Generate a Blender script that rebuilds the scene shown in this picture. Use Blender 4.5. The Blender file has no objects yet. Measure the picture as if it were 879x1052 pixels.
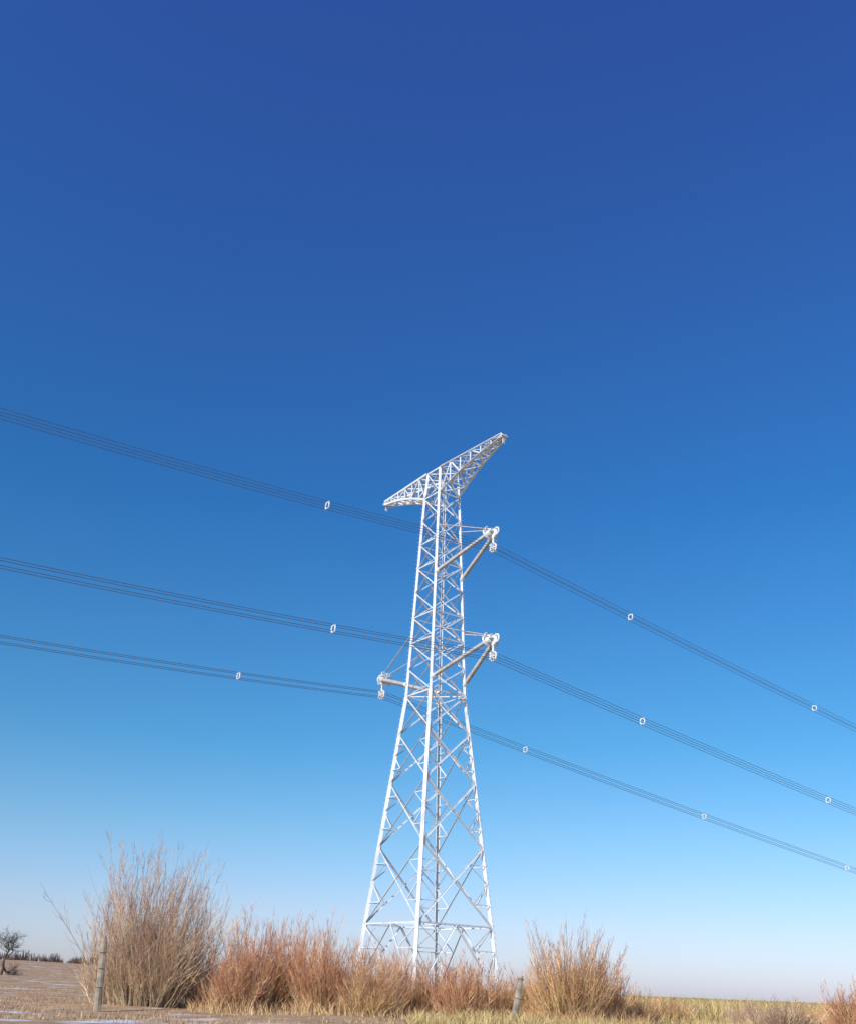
import bpy, math, random
import numpy as np
from mathutils import Vector, Matrix
random.seed(7); np.random.seed(7)
scene=bpy.context.scene
R=math.radians

# ------------------------------------------------------------------ helpers
def link(ob,parent=None):
    scene.collection.objects.link(ob)
    if parent: ob.parent=parent
    return ob
def empty(name,loc=(0,0,0)):
    e=bpy.data.objects.new(name,None); e.location=loc; e.empty_display_size=1
    scene.collection.objects.link(e); return e
class MB:
    def __init__(s): s.v=[]; s.f=[]; s.a=[]; s.b=[]
    def add(s,vs,fs,a=0.0,b=0.0):
        o=len(s.v); s.v.extend(vs)
        s.f.extend([tuple(i+o for i in f) for f in fs])
        if isinstance(a,list): s.a.extend(a)
        else: s.a.extend([a]*len(vs))
        s.b.extend([b]*len(vs))
    def obj(s,name,mat,parent=None,smooth=False,attrs=False):
        me=bpy.data.meshes.new(name); me.from_pydata([tuple(p) for p in s.v],[],s.f)
        if attrs:
            at=me.attributes.new('hfac','FLOAT','POINT'); at.data.foreach_set('value',s.a)
            at=me.attributes.new('rnd','FLOAT','POINT'); at.data.foreach_set('value',s.b)
        me.materials.append(mat)
        if smooth: me.polygons.foreach_set('use_smooth',[True]*len(me.polygons))
        me.update()
        return link(bpy.data.objects.new(name,me),parent)
def frame(d,ref=None):
    d=d.normalized()
    r=ref if ref is not None else (Vector((0,0,1)) if abs(d.z)<0.9 else Vector((1,0,0)))
    a=(r-d*r.dot(d)).normalized(); b=d.cross(a)
    return a,b
def angle_bar(mb,p,q,w,ref=None):
    """rolled L-section between two points"""
    w=w*1.12
    p=Vector(p);q=Vector(q); a,b=frame(q-p,ref); t=w*0.16; o=w*0.3
    prof=[(0,0),(w,0),(w,t),(t,t),(t,w),(0,w)]
    vs=[]
    for c in (p,q):
        for (x,y) in prof: vs.append(c+a*(x-o)+b*(y-o))
    fs=[(i,(i+1)%6,(i+1)%6+6,i+6) for i in range(6)]+[(5,4,3,2,1,0),(6,7,8,9,10,11)]
    mb.add(vs,fs)
def tube(mb,pts,rads,n=3,ha=None,rb=0.0,cap=False):
    vs=[];fs=[];at=[]
    m=len(pts)
    for i,p in enumerate(pts):
        d=(pts[min(i+1,m-1)]-pts[max(i-1,0)])
        a,b=frame(d)
        for k in range(n):
            an=2*math.pi*k/n
            vs.append(p+a*(math.cos(an)*rads[i])+b*(math.sin(an)*rads[i]))
            at.append(ha[i] if ha else 0.0)
    for i in range(m-1):
        for k in range(n):
            k2=(k+1)%n
            fs.append((i*n+k,i*n+k2,(i+1)*n+k2,(i+1)*n+k))
    if cap:
        fs.append(tuple(range(n-1,-1,-1))); fs.append(tuple((m-1)*n+k for k in range(n)))
    mb.add(vs,fs,at,rb)
def lathe(mb,p,q,prof,n=12):
    p=Vector(p);q=Vector(q);d=q-p
    a,b=frame(d); vs=[];fs=[]
    for (t,r) in prof:
        for k in range(n):
            an=2*math.pi*k/n; vs.append(p+d*t+a*math.cos(an)*r+b*math.sin(an)*r)
    m=len(prof)
    for i in range(m-1):
        for k in range(n):
            k2=(k+1)%n; fs.append((i*n+k,i*n+k2,(i+1)*n+k2,(i+1)*n+k))
    fs.append(tuple(range(n-1,-1,-1))); fs.append(tuple((m-1)*n+k for k in range(n)))
    mb.add(vs,fs)
def torus(mb,c,axis,RR,r,n=20,m=8):
    c=Vector(c);ax=Vector(axis).normalized();a,b=frame(ax);vs=[];fs=[]
    for i in range(n):
        t=2*math.pi*i/n; rd=a*math.cos(t)+b*math.sin(t)
        for j in range(m):
            u=2*math.pi*j/m
            vs.append(c+rd*(RR+r*math.cos(u))+ax*(r*math.sin(u)))
    for i in range(n):
        for j in range(m):
            i2=(i+1)%n;j2=(j+1)%m
            fs.append((i*m+j,i2*m+j,i2*m+j2,i*m+j2))
    mb.add(vs,fs)
def box(mb,c,ax,ay,az):
    c=Vector(c);vs=[]
    for sx in(-1,1):
        for sy in(-1,1):
            for sz in(-1,1): vs.append(c+ax*sx+ay*sy+az*sz)
    mb.add(vs,[(0,1,3,2),(4,6,7,5),(0,4,5,1),(2,3,7,6),(0,2,6,4),(1,5,7,3)])

# ------------------------------------------------------------------ materials
def newmat(name):
    m=bpy.data.materials.new(name); m.use_nodes=True
    nt=m.node_tree; return m,nt,nt.nodes['Principled BSDF']
def noise_mat(name,c1,c2,scale,rough=0.6,metal=0.0,spec=0.5):
    m,nt,b=newmat(name)
    tc=nt.nodes.new('ShaderNodeTexCoord'); n=nt.nodes.new('ShaderNodeTexNoise')
    n.inputs['Scale'].default_value=scale; n.inputs['Detail'].default_value=6
    r=nt.nodes.new('ShaderNodeValToRGB'); r.color_ramp.elements[0].position=.35; r.color_ramp.elements[1].position=.65
    r.color_ramp.elements[0].color=(*c1,1); r.color_ramp.elements[1].color=(*c2,1)
    nt.links.new(tc.outputs['Object'],n.inputs['Vector']); nt.links.new(n.outputs['Fac'],r.inputs['Fac'])
    nt.links.new(r.outputs['Color'],b.inputs['Base Color'])
    b.inputs['Roughness'].default_value=rough; b.inputs['Metallic'].default_value=metal
    b.inputs['Specular IOR Level'].default_value=spec
    return m
steel=noise_mat('galvanised_steel',(.56,.59,.63),(.70,.72,.75),1.5,.5,0.0,.5)
fitting=noise_mat('cast_fitting',(.68,.69,.70),(.80,.81,.82),3,.45)
composite=noise_mat('composite_insulator',(.34,.33,.33),(.48,.46,.45),4,.5)
alu=noise_mat('conductor_aluminium',(.08,.09,.12),(.12,.13,.16),3,.6,0,.3)
wood=noise_mat('weathered_wood',(.22,.18,.14),(.40,.33,.25),9,.9,0,.1)
concrete=noise_mat('concrete',(.35,.34,.32),(.48,.47,.44),5,.9,0,.1)
bark=noise_mat('bark_dark',(.06,.048,.04),(.12,.095,.075),6,.9,0,.1)
farbark=noise_mat('bark_far',(.12,.09,.075),(.20,.15,.12),.3,.95,0,.05)

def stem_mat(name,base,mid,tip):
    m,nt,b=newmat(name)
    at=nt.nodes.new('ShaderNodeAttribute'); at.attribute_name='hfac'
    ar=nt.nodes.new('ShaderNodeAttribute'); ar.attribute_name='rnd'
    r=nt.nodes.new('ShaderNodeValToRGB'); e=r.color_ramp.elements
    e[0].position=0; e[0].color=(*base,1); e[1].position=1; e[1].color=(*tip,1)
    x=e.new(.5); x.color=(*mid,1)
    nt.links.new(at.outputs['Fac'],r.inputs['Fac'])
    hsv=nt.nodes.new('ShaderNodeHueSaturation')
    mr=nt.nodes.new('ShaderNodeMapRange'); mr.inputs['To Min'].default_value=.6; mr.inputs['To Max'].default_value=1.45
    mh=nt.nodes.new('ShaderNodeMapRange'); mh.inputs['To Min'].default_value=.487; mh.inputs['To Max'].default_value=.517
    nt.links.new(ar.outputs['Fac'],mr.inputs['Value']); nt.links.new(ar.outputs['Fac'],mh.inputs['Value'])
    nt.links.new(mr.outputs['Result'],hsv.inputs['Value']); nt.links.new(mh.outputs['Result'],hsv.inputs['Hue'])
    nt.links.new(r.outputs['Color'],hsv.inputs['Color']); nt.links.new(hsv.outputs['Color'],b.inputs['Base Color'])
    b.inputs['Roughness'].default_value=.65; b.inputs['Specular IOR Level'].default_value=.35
    return m
m_tan=stem_mat('willow_stem_tan',(.48,.37,.24),(.55,.39,.26),(.54,.32,.21))
m_red=stem_mat('willow_stem_red',(.52,.38,.21),(.60,.34,.18),(.62,.27,.15))
m_org=stem_mat('willow_stem_orange',(.54,.41,.22),(.62,.39,.20),(.62,.32,.17))
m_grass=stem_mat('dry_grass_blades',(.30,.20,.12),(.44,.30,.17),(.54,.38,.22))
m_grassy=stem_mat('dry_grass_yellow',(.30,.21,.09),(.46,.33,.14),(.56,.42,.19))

# ------------------------------------------------------------------ terrain
def sm(t): t=np.clip(t,0,1); return t*t*(3-2*t)
def gz(x,y):
    x=np.asarray(x,float);y=np.asarray(y,float); d=np.hypot(x,y)
    z=.95*sm((y-5)/9)
    z=z+.05*np.sin(.45*x+1)*np.sin(.37*y+.5)*sm(d/10)+.03*np.sin(1.3*x+.4*y)*np.sin(1.1*y)
    z=z+2.6*sm((d-90)/160)*sm((-x-20)/60)
    z=z-.12*sm((x-1)/12)*sm((y-6)/10)
    z=z+.25*np.sin(x*.011+1)*np.sin(y*.013)*sm((d-60)/200)
    return z
def G(x,y): return float(gz(x,y))
g1=np.linspace(-1,1,321); xs=np.sign(g1)*(np.abs(g1)*40+np.abs(g1)**6*3960)
g2=np.linspace(0,1,321); ys=-60+g2*160+g2**7*4900
X,Y=np.meshgrid(xs,ys); Z=gz(X,Y)
me=bpy.data.meshes.new('ground')
V=np.stack([X,Y,Z],-1).reshape(-1,3); n=321
F=[(j*n+i,j*n+i+1,(j+1)*n+i+1,(j+1)*n+i) for j in range(n-1) for i in range(n-1)]
me.from_pydata(V.tolist(),[],F); me.polygons.foreach_set('use_smooth',[True]*len(me.polygons))
ground=link(bpy.data.objects.new('ground',me))
m,nt,b=newmat('dry_field'); me.materials.append(m)
N=nt.nodes.new;L=nt.links.new
tc=N('ShaderNodeTexCoord')
def noise(sc,det=8,scale3=None,rough=.6):
    n=N('ShaderNodeTexNoise'); n.inputs['Scale'].default_value=sc; n.inputs['Detail'].default_value=det; n.inputs['Roughness'].default_value=rough
    if scale3:
        mp=N('ShaderNodeMapping'); mp.inputs['Scale'].default_value=scale3; L(tc.outputs['Object'],mp.inputs['Vector']); L(mp.outputs['Vector'],n.inputs['Vector'])
    else: L(tc.outputs['Object'],n.inputs['Vector'])
    return n
def ramp(src,stops):
    r=N('ShaderNodeValToRGB'); e=r.color_ramp.elements
    e[0].position=stops[0][0]; e[0].color=(*stops[0][1],1); e[1].position=stops[-1][0]; e[1].color=(*stops[-1][1],1)
    for p,c in stops[1:-1]:
        k=e.new(p); k.color=(*c,1)
    L(src,r.inputs['Fac']); return r
n1=noise(1.7,10); soil=ramp(n1.outputs['Fac'],[(.3,(.28,.17,.10)),(.5,(.44,.285,.17)),(.7,(.54,.37,.23))])
n2=noise(.35); straw=ramp(n2.outputs['Fac'],[(.3,(.36,.26,.11)),(.5,(.47,.35,.15)),(.7,(.55,.42,.20))])
sep=N('ShaderNodeSeparateXYZ'); L(tc.outputs['Object'],sep.inputs['Vector'])
mr=N('ShaderNodeMapRange'); mr.inputs['From Min'].default_value=-1; mr.inputs['From Max'].default_value=4; L(sep.outputs['X'],mr.inputs['Value'])
mx=N('ShaderNodeMix'); mx.data_type='RGBA'; L(mr.outputs['Result'],mx.inputs['Factor']); L(soil.outputs['Color'],mx.inputs['A']); L(straw.outputs['Color'],mx.inputs['B'])
n3=noise(.6,10,(.5,.6,1),.7)
ms=N('ShaderNodeMapRange'); ms.inputs['From Min'].default_value=.57; ms.inputs['From Max'].default_value=.63; ms.inputs['To Max'].default_value=.85; L(n3.outputs['Fac'],ms.inputs['Value'])
mk=N('ShaderNodeMapRange'); mk.inputs['From Min'].default_value=1; mk.inputs['From Max'].default_value=-5; L(sep.outputs['X'],mk.inputs['Value'])
mm=N('ShaderNodeMath'); mm.operation='MULTIPLY'; L(ms.outputs['Result'],mm.inputs[0]); L(mk.outputs['Result'],mm.inputs[1])
mx2=N('ShaderNodeMix'); mx2.data_type='RGBA'; L(mm.outputs[0],mx2.inputs['Factor']); L(mx.outputs['Result'],mx2.inputs['A']); mx2.inputs['B'].default_value=(.74,.75,.78,1)
L(mx2.outputs['Result'],b.inputs['Base Color']); b.inputs['Roughness'].default_value=1; b.inputs['Specular IOR Level'].default_value=.0
n4=noise(9,5); bp=N('ShaderNodeBump'); bp.inputs['Strength'].default_value=.35; bp.inputs['Distance'].default_value=.04; L(n4.outputs['Fac'],bp.inputs['Height']); L(bp.outputs['Normal'],b.inputs['Normal'])

# ------------------------------------------------------------------ pylon
CX,CY=1.3,85.0
A=Vector((.588,-.809,0)).normalized(); LD=Vector((.809,.588,0)).normalized(); UP=Vector((0,0,1))
def P(a,l,z): return Vector((CX,CY,0))+A*a+LD*l+UP*z
ZB,ZT=44.5,47.3
def S(z):
    zs=[.8,24.8,ZB,ZT]; ss=[8.3,3.75,2.45,2.1]
    return float(np.interp(z,zs,ss))
sg=[(1,1),(1,-1),(-1,-1),(-1,1)]
def C(k,z): h=S(z)/2; return P(sg[k%4][0]*h,sg[k%4][1]*h,z)
pylon=empty('electricity_pylon',(0,0,0))
legs=MB(); br=MB()
levels=[.8,6.0,12.0,17.2,21.4,24.8]
upper=list(np.linspace(24.8,ZB,9))
allz=levels+upper[1:]+[ZT]
for k in range(4):
    for i in range(len(allz)-1):
        w=.27 if allz[i]<24 else .20
        mid=P(0,0,allz[i])
        angle_bar(legs,C(k,allz[i]),C(k,allz[i+1]),w,(mid-C(k,allz[i])).normalized())
def lerp(p,q,t): return p+(q-p)*t
z0,z1=levels[0],levels[1]
for k in range(4):
    a0,b0,a1,b1=C(k,z0),C(k+1,z0),C(k,z1),C(k+1,z1); m=lerp(a1,b1,.5)
    angle_bar(br,a1,b1,.11)
    for p0,p1 in((a0,a1),(b0,b1)):
        angle_bar(br,p0,m,.12)
        for t in(.33,.66):
            angle_bar(br,lerp(p0,p1,t),lerp(p0,m,t),.06)
        angle_bar(br,lerp(p0,p1,.66),lerp(p0,m,.33),.06)
        angle_bar(br,p1,lerp(p0,m,.66),.06)
    n1_=lerp(C(k+1,z1),C(k+2,z1),.5); angle_bar(br,m,n1_,.07)
for i in range(1,5):
    z0,z1=levels[i],levels[i+1]
    for k in range(4):
        a0,b0,a1,b1=C(k,z0),C(k+1,z0),C(k,z1),C(k+1,z1)
        s0,s1=(a0-b0).length,(a1-b1).length; tc_=s0/(s0+s1)
        angle_bar(br,a0,b1,.11); angle_bar(br,b0,a1,.11)
        cpt=lerp(a0,b1,tc_)
        for p0,p1 in((a0,a1),(b0,b1)):
            ml=lerp(p0,p1,tc_)
            if i<4:
                q0=lerp(p0,cpt,.5); q1=lerp(p1,cpt,.5)
                angle_bar(br,ml,q0,.06); angle_bar(br,ml,q1,.06)
                angle_bar(br,lerp(p0,p1,tc_*.5),q0,.055)
                angle_bar(br,lerp(p0,p1,(1+tc_)/2),q1,.055)
        if i==4: angle_bar(br,a1,b1,.10)
    if i==4:
        angle_bar(br,C(0,z1),C(2,z1),.08); angle_bar(br,C(1,z1),C(3,z1),.08)
for i in range(8):
    z0,z1=upper[i],upper[i+1]
    for k in range(4):
        a0,b0,a1,b1=C(k,z0),C(k+1,z0),C(k,z1),C(k+1,z1)
        angle_bar(br,a0,b1,.09); angle_bar(br,b0,a1,.09)
        if i in(1,4,7,2,5): angle_bar(br,a1,b1,.085)
for k in range(4):
    a0,b0,a1,b1=C(k,ZB),C(k+1,ZB),C(k,ZT),C(k+1,ZT)
    angle_bar(br,a1,b1,.12); angle_bar(br,a0,b1,.09); angle_bar(br,b0,a1,.09)
angle_bar(br,C(0,ZT),C(2,ZT),.08); angle_bar(br,C(1,ZT),C(3,ZT),.08)
gp=MB()
for k in range(4):
    for z in levels[1:]+upper[1:]:
        c=C(k,z)
        for dd in (A*sg[k][0]*-1, LD*sg[k][1]*-1):
            w=.16 if z<25 else .11
            nrm=dd.cross(UP).normalized()
            box(gp,c+dd*w*.9,dd*w,UP*w*1.3,nrm*.012)
z=3.0
while z<47:
    c=C(0,z); tube(gp,[c,c+(A+LD).normalized()*.24],[.014,.014],4,cap=True)
    c=C(2,z); tube(gp,[c,c-(A+LD).normalized()*.24],[.014,.014],4,cap=True); z+=.45
ft=MB()
for k in range(4):
    c=C(k,.8); zg=G(c.x,c.y)
    lathe(ft,Vector((c.x,c.y,zg-.4)),Vector((c.x,c.y,zg+.35)),[(0,.6),(.93,.55),(1,.48)],20)
legs.obj('main_legs',steel,pylon); br.obj('lattice_bracing',steel,pylon); gp.obj('gussets_and_step_bolts',steel,pylon); ft.obj('concrete_footings',concrete,pylon)
bm=MB(); npn=6
for side,tipa in((1,9.1),(-1,-9.7)):
    rows=[]
    for i in range(npn+1):
        t=i/npn; h=S(46)/2
        a=side*h*1.0+(tipa-side*h)*t
        w=h*(1-t)+.28*t
        zt=ZT*(1-t)+47.75*t; zb=ZB*(1-t)+47.4*t
        zb+=.35*math.sin(t*math.pi)
        rows.append([P(a,-w,zt),P(a,w,zt),P(a,w,zb),P(a,-w,zb)])
    for i in range(npn):
        r0,r1=rows[i],rows[i+1]
        for j in range(4): angle_bar(bm,r0[j],r1[j],.18)
        for j in range(4):
            j2=(j+1)%4
            angle_bar(bm,r1[j],r1[j2],.10)
            if (i+j)%2: angle_bar(bm,r0[j],r1[j2],.10)
            else: angle_bar(bm,r0[j2],r1[j],.10)
            if j in(0,2):
                if (i+j)%2: angle_bar(bm,r0[j2],r1[j],.08)
                else: angle_bar(bm,r0[j],r1[j2],.08)
    tp=P(tipa,0,47.55)
    box(bm,tp,A*.22,LD*.35,UP*.05); box(bm,tp-UP*.35,A*.04,LD*.10,UP*.30); torus(bm,tp-UP*.65,A,.12,.04,12,6)
bm.obj('top_crossarm',steel,pylon)
def cross_arm(name,side,tipa,ztip,zat,ztie,zcond):
    ins=MB(); fit=MB()
    h=S(zat)/2; tip=P(tipa,0,ztip)
    def shedprof(Ln,rc,rs,pitch):
        n=int(Ln/pitch); pr=[(0,rc*1.25),(.04,rc*1.25),(.045,rc)]
        for i in range(n):
            t=.05+.9*i/n; dt=.9/n
            pr+= [(t,rc),(t+dt*.45,rs),(t+dt*.6,rc)]
        pr+=[(.955,rc),(.96,rc*1.25),(1,rc*1.25)]
        return pr
    for sl in(1,-1):
        s0=P(side*h,sl*h,zat); s1=tip+LD*sl*.28
        lathe(ins,s0,s1,shedprof((s1-s0).length,.14,.20,.16),12)
        d=(s1-s0).normalized()
        torus(fit,s1-d*.35,d,.44,.08)
        lathe(fit,s1-d*.55,s1+d*.05,[(0,.22),(.1,.26),(.9,.26),(1,.2)],12)
        lathe(fit,s0-d*.05,s0+d*.4,[(0,.2),(1,.2)],10)
        for q in (frame(d)[0],-frame(d)[0],frame(d)[1],-frame(d)[1]):
            tube(fit,[s1-d*.35+q*.15,s1-d*.35+q*.42],[.04,.04],4)
        h2=S(ztie)/2
        t0=P(side*h2,sl*h2,ztie); t1=tip+LD*sl*.2+UP*.35
        lathe(ins,t0,t1,shedprof((t1-t0).length,.035,.07,.12),8)
        dd=(t1-t0).normalized(); torus(fit,t1-dd*.45,dd,.20,.04,14,6)
        lathe(fit,t1-dd*.3,t1,[(0,.06),(1,.06)],8)
    box(fit,tip+UP*.12,A*.34,LD*.46,UP*.05); box(fit,tip-UP*.05,A*.38,LD*.06,UP*.40)
    box(fit,tip+A*side*.45,A*.2,LD*.06,UP*.22)
    torus(fit,tip+A*side*.55+UP*.05,LD,.34,.07,18,7)
    lk=tip+A*side*.15
    lathe(fit,lk-UP*.2,Vector((lk.x,lk.y,zcond+.35)),[(0,.05),(.2,.10),(.5,.07),(.8,.10),(1,.05)],10)
    cc=Vector((lk.x,lk.y,zcond))
    torus(fit,cc,LD,.40,.06,20,7)
    box(fit,cc,A*.04,LD*.28,UP*.36); box(fit,cc,A*.30,LD*.1,UP*.04)
    for sa in(-1,1):
        for su in(-1,1):
            c=cc+A*sa*.25+UP*su*.25
            box(fit,c,A*.05,LD*.22,UP*.06)
    e=bpy.data.objects.new(name,None); link(e,pylon)
    ins.obj('composite_struts',composite,e,True); fit.obj('end_fittings',fitting,e)
cross_arm('insulated_crossarm_upper',1,7.6,38.2,36.0,40.9,36.75)
cross_arm('insulated_crossarm_lower',1,7.7,28.2,25.9,30.6,26.75)
cross_arm('insulated_crossarm_back',-1,-8.4,28.1,25.9,30.6,26.7)

# ------------------------------------------------------------------ conductors
def prof(t):
    if t<0: return -(.092*-t-.00057*t*t)
    return -(.128*t-.00016*t*t)
def power_line(a,zc,off):
    mb=MB(); ts=[-150+i*2.5 for i in range(141)]
    e=empty('power_line')
    for sa in(-1,1):
        for su in(-1,1):
            pts=[P(a+sa*.25,t,zc+su*.25+prof(t)) for t in ts]
            tube(mb,pts,[.022]*len(pts),6)
    mb.obj('conductor_bundle',alu,e)
    sp=MB()
    for t in(-138,-107,-76,-46,-16+off,18+off*.5,47,76,107,138,168):
        c=P(a,t,zc+prof(t)); torus(sp,c,LD,.27,.055,20,8)
        for sa in(-1,1):
            for su in(-1,1):
                w0=c+A*sa*.25+UP*su*.25; w1=c+(A*sa+UP*su).normalized()*.27
                tube(sp,[w1,w0],[.035,.03],6,cap=True)
                lathe(sp,w0-LD*.05,w0+LD*.05,[(0,.035),(.5,.045),(1,.035)],8)
    sp.obj('spacers',fitting,e,True)
power_line(7.75,36.75,-1.0); power_line(7.85,26.75,.4); power_line(-8.55,26.7,.9)

# ------------------------------------------------------------------ shrubs
def shrub(name,x,y,h,spread,nst,mat,base_r=.45,tw=10,fine=1.0,flat=.75):
    mb=MB()
    for s in range(nst):
        an=random.uniform(0,2*math.pi); rr=random.random()**.6
        b0=Vector((x+math.cos(an)*rr*base_r,y+math.sin(an)*rr*base_r*flat,0)); b0.z=G(b0.x,b0.y)-.05
        hs=h*(random.uniform(.45,1.0) if random.random()<.72 else random.uniform(.2,.5))*(1-.28*rr*rr)
        out=spread*rr*random.uniform(.35,1.05)*(hs/h)**.7
        dirx=math.cos(an+random.gauss(0,.35)); diry=math.sin(an+random.gauss(0,.35))
        nseg=7; pts=[];rad=[];ha=[]
        ph=random.uniform(0,6); wob=random.uniform(.0,.03)*h; cv=random.uniform(.75,1.25)
        wx=max(-.1,min(.1,random.gauss(0,.07)))*h; wy=random.gauss(0,.07)*h
        for i in range(nseg+1):
            t=i/nseg; o=out*(t**cv)
            pts.append(Vector((b0.x+dirx*o+wx*t*t+wob*math.sin(ph+t*5),b0.y+diry*o*flat+wy*t*t+wob*math.cos(ph+t*4),b0.z+hs*t)))
            rad.append((.0095*(1-t)+.0018)*fine); ha.append(t*.9)
        rb=random.random()
        tube(mb,pts,rad,3,ha,rb)
        for k in range(tw):
            t=random.uniform(.12,.97); i=min(int(t*nseg),nseg-1); f=t*nseg-i
            p=lerp(pts[i],pts[i+1],f); d=(pts[i+1]-pts[max(i-1,0)]).normalized()
            sd=Vector((random.gauss(0,1),random.gauss(0,1),random.gauss(0,.3))); sd=(sd-d*sd.dot(d)).normalized()
            ln=(.25+h*random.uniform(.03,.22))*(1.2-t)
            sp=random.uniform(.3,.85)
            q1=p+(d+sd*sp).normalized()*ln*.5; q2=q1+(d+sd*sp*.6+Vector((0,0,.3))).normalized()*ln*.5
            rb2=min(1,max(0,rb+random.gauss(0,.2)))
            tube(mb,[p,q1,q2],[.0040*fine,.0032*fine,.0014*fine],3,[t*.9,min(1,t*.9+.1),min(1,t*.9+.2)],rb2)
            for _ in range(2):
                if random.random()<.65:
                    sd2=Vector((random.gauss(0,1),random.gauss(0,1),.3)).normalized()
                    src=lerp(p,q1,random.random()) if random.random()<.5 else lerp(q1,q2,random.random())
                    q3=src+(d+sd2*.75).normalized()*ln*random.uniform(.25,.5)
                    tube(mb,[src,q3],[.0028*fine,.0012*fine],3,[min(1,t+.05),1.0],rb2)
    return mb.obj(name,mat,None,False,True)
def bx(u,D): return (u-439.5+19.6)/1115*D
shrub('bare_willow_shrub',-6.05,25,4.1,2.2,220,m_tan,.75,18)
shrub('bare_willow_shrub',-5.2,25.6,3.0,1.5,100,m_tan,.6,14)
shrub('bare_willow_shrub',-6.9,25.4,2.9,1.4,80,m_tan,.5,14)
for (u,D,h,sp,n,mt,br_) in [
  (240,24.5,2.1,.9,90,m_red,.45),(268,25.5,2.55,.95,140,m_red,.5),(300,26,2.4,1.0,140,m_red,.55),
  (330,25,2.4,1.0,140,m_red,.5),(356,26,2.05,.8,100,m_org,.45),(384,24.5,1.7,.9,120,m_org,.5),
  (412,26,1.75,.85,120,m_red,.5),(446,26,1.6,.85,120,m_org,.5),(476,25,1.6,.85,130,m_red,.5),(506,26,1.4,.7,110,m_org,.5),(530,27,1.2,.6,70,m_red,.4),
  (585,25,2.5,1.35,210,m_org,.6),(556,26,1.65,.8,100,m_org,.45),(614,25.5,1.85,.85,110,m_red,.5),
  (655,27,.95,.6,80,m_org,.4),(690,30,.85,.6,60,m_org,.4),(800,25,.95,.75,90,m_tan,.5),(770,31,.9,.6,60,m_tan,.5),(835,32,.85,.7,60,m_org,.5),(875,27,1.55,.8,110,m_red,.5)]:
    shrub('red_willow_shrub' if mt is m_red else 'bare_willow_shrub' if mt is m_tan else 'orange_willow_shrub',bx(u,D),D,h,sp,n,mt,br_,13)

# ------------------------------------------------------------------ grass
def grass(name,n,xr,yr,hr,wd,mat,pw=1.0):
    r=np.random.rand
    x=xr[0]+(xr[1]-xr[0])*r(n); y=yr[0]+(yr[1]-yr[0])*r(n)**pw
    x=x*(y/25.0)
    cl=(np.sin(x*1.9+np.sin(y*1.3)*2)*np.sin(y*1.7+np.sin(x*1.1)*2)+1)/2
    keep=r(n)<(.35+.65*cl); x=x[keep];y=y[keep];cl=cl[keep];n=len(x)
    z=gz(x,y)-.02; h=(hr[0]+(hr[1]-hr[0])*r(n)**1.5)*(.5+.7*cl)
    an=r(n)*6.283; w=wd*(.6+.8*r(n))
    ln=np.random.normal(0,.45,(n,2))*h[:,None]
    v=np.zeros((n,5,3)); dx=np.cos(an)*w;dy=np.sin(an)*w
    v[:,0]=np.stack([x-dx,y-dy,z],-1); v[:,1]=np.stack([x+dx,y+dy,z],-1)
    mx_=x+ln[:,0]*.35; my=y+ln[:,1]*.35
    v[:,2]=np.stack([mx_+dx*.7,my+dy*.7,z+h*.6],-1); v[:,3]=np.stack([mx_-dx*.7,my-dy*.7,z+h*.6],-1)
    v[:,4]=np.stack([x+ln[:,0],y+ln[:,1],z+h],-1)
    me=bpy.data.meshes.new(name)
    base=np.arange(n)*5
    q=np.stack([base,base+1,base+2,base+3],-1); t=np.stack([base+3,base+2,base+4],-1)
    me.vertices.add(n*5); me.vertices.foreach_set('co',v.reshape(-1))
    me.loops.add(n*7); me.loops.foreach_set('vertex_index',np.concatenate([q.reshape(-1),t.reshape(-1)]).astype(np.int32))
    me.polygons.add(n*2); me.polygons.foreach_set('loop_start',np.concatenate([np.arange(n)*4,n*4+np.arange(n)*3]).astype(np.int32))
    try: me.polygons.foreach_set('loop_total',np.concatenate([np.full(n,4),np.full(n,3)]).astype(np.int32))
    except Exception: pass
    me.update(calc_edges=True); me.validate()
    at=me.attributes.new('hfac','FLOAT','POINT'); at.data.foreach_set('value',np.tile([0,0,.6,.6,1.0],n))
    at=me.attributes.new('rnd','FLOAT','POINT'); at.data.foreach_set('value',np.repeat(r(n),5))
    me.materials.append(mat); return link(bpy.data.objects.new(name,me))
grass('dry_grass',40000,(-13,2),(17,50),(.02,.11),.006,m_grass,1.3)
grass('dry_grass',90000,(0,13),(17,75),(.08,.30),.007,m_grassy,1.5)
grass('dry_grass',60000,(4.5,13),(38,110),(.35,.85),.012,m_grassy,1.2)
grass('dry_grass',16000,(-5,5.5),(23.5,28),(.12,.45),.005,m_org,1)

# ------------------------------------------------------------------ fence posts
def post(x,y,h,w,lx,ly):
    mb=MB(); z=G(x,y)-.3; n=8; N_=9; vs=[];fs=[]
    H=h+.3
    for i in range(N_+1):
        t=i/N_
        for k in range(n):
            an=2*math.pi*(k+.5)/n
            rr=w*(1.0 if k%2 else .95)*(1-.12*t)*random.uniform(.93,1.05)*(1.08 if k in(0,3,4,7) else .95)
            if i==N_: rr*=.8
            vs.append(Vector((x+lx*t*H+math.cos(an)*rr,y+ly*t*H+math.sin(an)*rr,z+H*t+(random.uniform(-.02,.02) if i==N_ else 0)+(.03*math.cos(an) if i>=N_-1 else 0))))
    for i in range(N_):
        for k in range(n):
            k2=(k+1)%n; fs.append((i*n+k,i*n+k2,(i+1)*n+k2,(i+1)*n+k))
    fs.append(tuple(N_*n+k for k in range(n))); mb.add(vs,fs)
    for hh in(.45,.8,1.1):
        if hh<h: torus(mb,(x+lx*(hh+.3),y+ly*(hh+.3),z+.3+hh),(lx,ly,1),w*1.02,.006,12,5)
    return mb.obj('fence_post',wood)
post(-6.28,22.3,1.36,.075,-.07,0.02)
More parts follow.
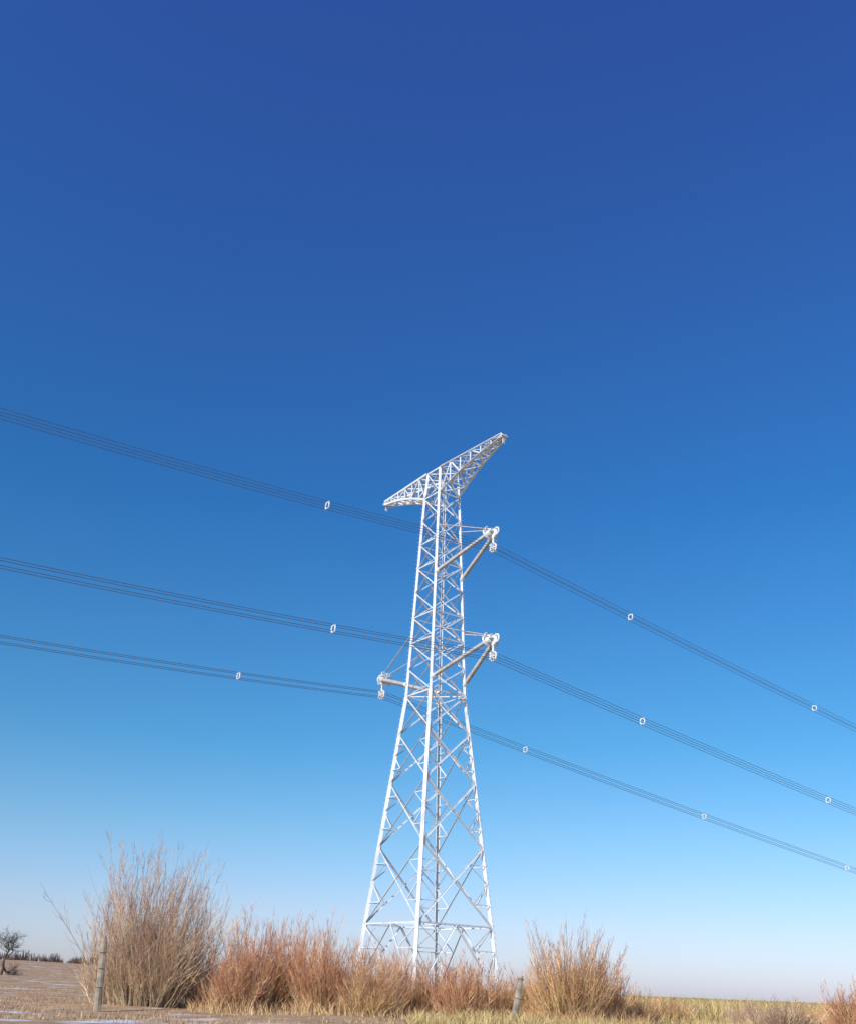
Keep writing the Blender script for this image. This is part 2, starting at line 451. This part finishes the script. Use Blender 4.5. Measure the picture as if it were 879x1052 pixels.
post(2.02,21.5,.82,.07,.18,.05)

# ------------------------------------------------------------------ bare tree + distant trees
def tree(mb,x,y,h,depth=5):
    def rec(p,d,ln,r,k):
        q=p+d*ln*.5+Vector((random.gauss(0,.04),random.gauss(0,.04),0))*ln; e=q+(d+Vector((random.gauss(0,.15),random.gauss(0,.15),.05))).normalized()*ln*.5
        tube(mb,[p,q,e],[r,r*.85,r*.65],5 if k>2 else 3)
        if k==0: return
        for i in range(random.choice((3,3,4))):
            sd=Vector((random.gauss(0,1),random.gauss(0,1),random.gauss(.0,.4))).normalized()
            nd=(d*.6+sd*.85+Vector((0,0,.12))).normalized()
            rec(e if i<2 else q,nd,ln*random.uniform(.65,.88),r*.6,k-1)
    rec(Vector((x,y,G(x,y)-.1)),Vector((.03,0,1)),h*.27,h*.028,depth)
random.seed(21)
mb=MB(); tree(mb,-45.1,120,5.8,6); mb.obj('bare_tree',bark)
mb=MB()
for i in range(520):
    az=random.uniform(-.62,-.05) if random.random()<.9 else random.uniform(-.05,.5)
    D=random.uniform(260,420); x=az*D; y=D; z=G(x,y); h=random.uniform(1.0,3.1)*(1 if az<-.25 else .4)
    for s in range(26):
        an=random.uniform(0,6.28); o=random.random()*h*.55
        p=Vector((x+random.gauss(0,.3),y,z-.2)); q=Vector((x+math.cos(an)*o,y+math.sin(an)*o,z+h*random.uniform(.5,1)))
        tube(mb,[p,lerp(p,q,.5)+Vector((math.cos(an),math.sin(an),0))*.1*h,q],[.09,.07,.03],3)
mb.obj('distant_treeline',farbark)

# ------------------------------------------------------------------ world, sun, camera
SAZ,SEL=-142.0,31.0
w=bpy.data.worlds.new('World'); scene.world=w; w.use_nodes=True; nt=w.node_tree
N=nt.nodes.new; L=nt.links.new
bg=nt.nodes['Background']; sky=N('ShaderNodeTexSky'); sky.sky_type='NISHITA'; sky.sun_disc=False
sky.sun_elevation=R(SEL); sky.sun_rotation=R(SAZ); sky.air_density=1.0; sky.dust_density=.6; sky.ozone_density=3.5; sky.altitude=200
# winter-air colour: deeper blue overhead, cool pale haze low down (by world elevation)
tc=N('ShaderNodeTexCoord'); sp=N('ShaderNodeSeparateXYZ'); L(tc.outputs['Generated'],sp.inputs['Vector'])
cr=N('ShaderNodeValToRGB'); e=cr.color_ramp.elements
stops=[(0,(1.12,1.12,1.58)),(.06,(1.08,1.11,1.41)),(.14,(.82,1.13,1.32)),(.22,(.50,1.09,1.34)),(.44,(.31,.97,1.48)),(.8,(.50,.86,1.76))]
e[0].position=0; e[0].color=(*[c/2 for c in stops[0][1]],1); e[1].position=.8; e[1].color=(*[c/2 for c in stops[-1][1]],1)
for p_,c_ in stops[1:-1]:
    k=e.new(p_); k.color=(*[c/2 for c in c_],1)
mpn=N('ShaderNodeMapping'); mpn.inputs['Scale'].default_value=(1,1,4); nz=N('ShaderNodeTexNoise'); nz.inputs['Scale'].default_value=1.6; nz.inputs['Detail'].default_value=5
L(tc.outputs['Generated'],mpn.inputs['Vector']); L(mpn.outputs['Vector'],nz.inputs['Vector'])
ma=N('ShaderNodeMath'); ma.operation='MULTIPLY_ADD'; ma.inputs[1].default_value=.06; L(nz.outputs['Fac'],ma.inputs[0]); L(sp.outputs['Z'],ma.inputs[2])
mb_=N('ShaderNodeMath'); mb_.operation='SUBTRACT'; mb_.inputs[1].default_value=.03; L(ma.outputs[0],mb_.inputs[0])
L(mb_.outputs[0],cr.inputs['Fac'])
vm=N('ShaderNodeVectorMath'); vm.operation='MULTIPLY'; L(sky.outputs['Color'],vm.inputs[0]); L(cr.outputs['Color'],vm.inputs[1])
vs_=N('ShaderNodeVectorMath'); vs_.operation='SCALE'; vs_.inputs['Scale'].default_value=2.0; L(vm.outputs['Vector'],vs_.inputs[0])
L(vs_.outputs['Vector'],bg.inputs['Color']); bg.inputs['Strength'].default_value=.1
sl=bpy.data.lights.new('sun','SUN'); sl.energy=4.8; sl.angle=R(.5); sl.color=(1,.95,.87)
so=link(bpy.data.objects.new('sun',sl))
tosun=Vector((math.sin(R(SAZ))*math.cos(R(SEL)),math.cos(R(SAZ))*math.cos(R(SEL)),math.sin(R(SEL))))
so.rotation_euler=tosun.to_track_quat('Z','Y').to_euler(); so.location=tosun*50
cd=bpy.data.cameras.new('camera'); cd.sensor_fit='VERTICAL'; cd.sensor_height=24; cd.lens=24*1000/1052; cd.clip_start=.1; cd.clip_end=8000
co=link(bpy.data.objects.new('camera',cd))
co.matrix_world=Matrix.Translation((0,0,1.6))@Matrix.Rotation(R(116),4,'X')@Matrix.Rotation(R(2.3),4,'Z')
scene.camera=co
scene.view_settings.view_transform='Standard'; scene.view_settings.look='None'; scene.view_settings.exposure=0; scene.view_settings.gamma=1
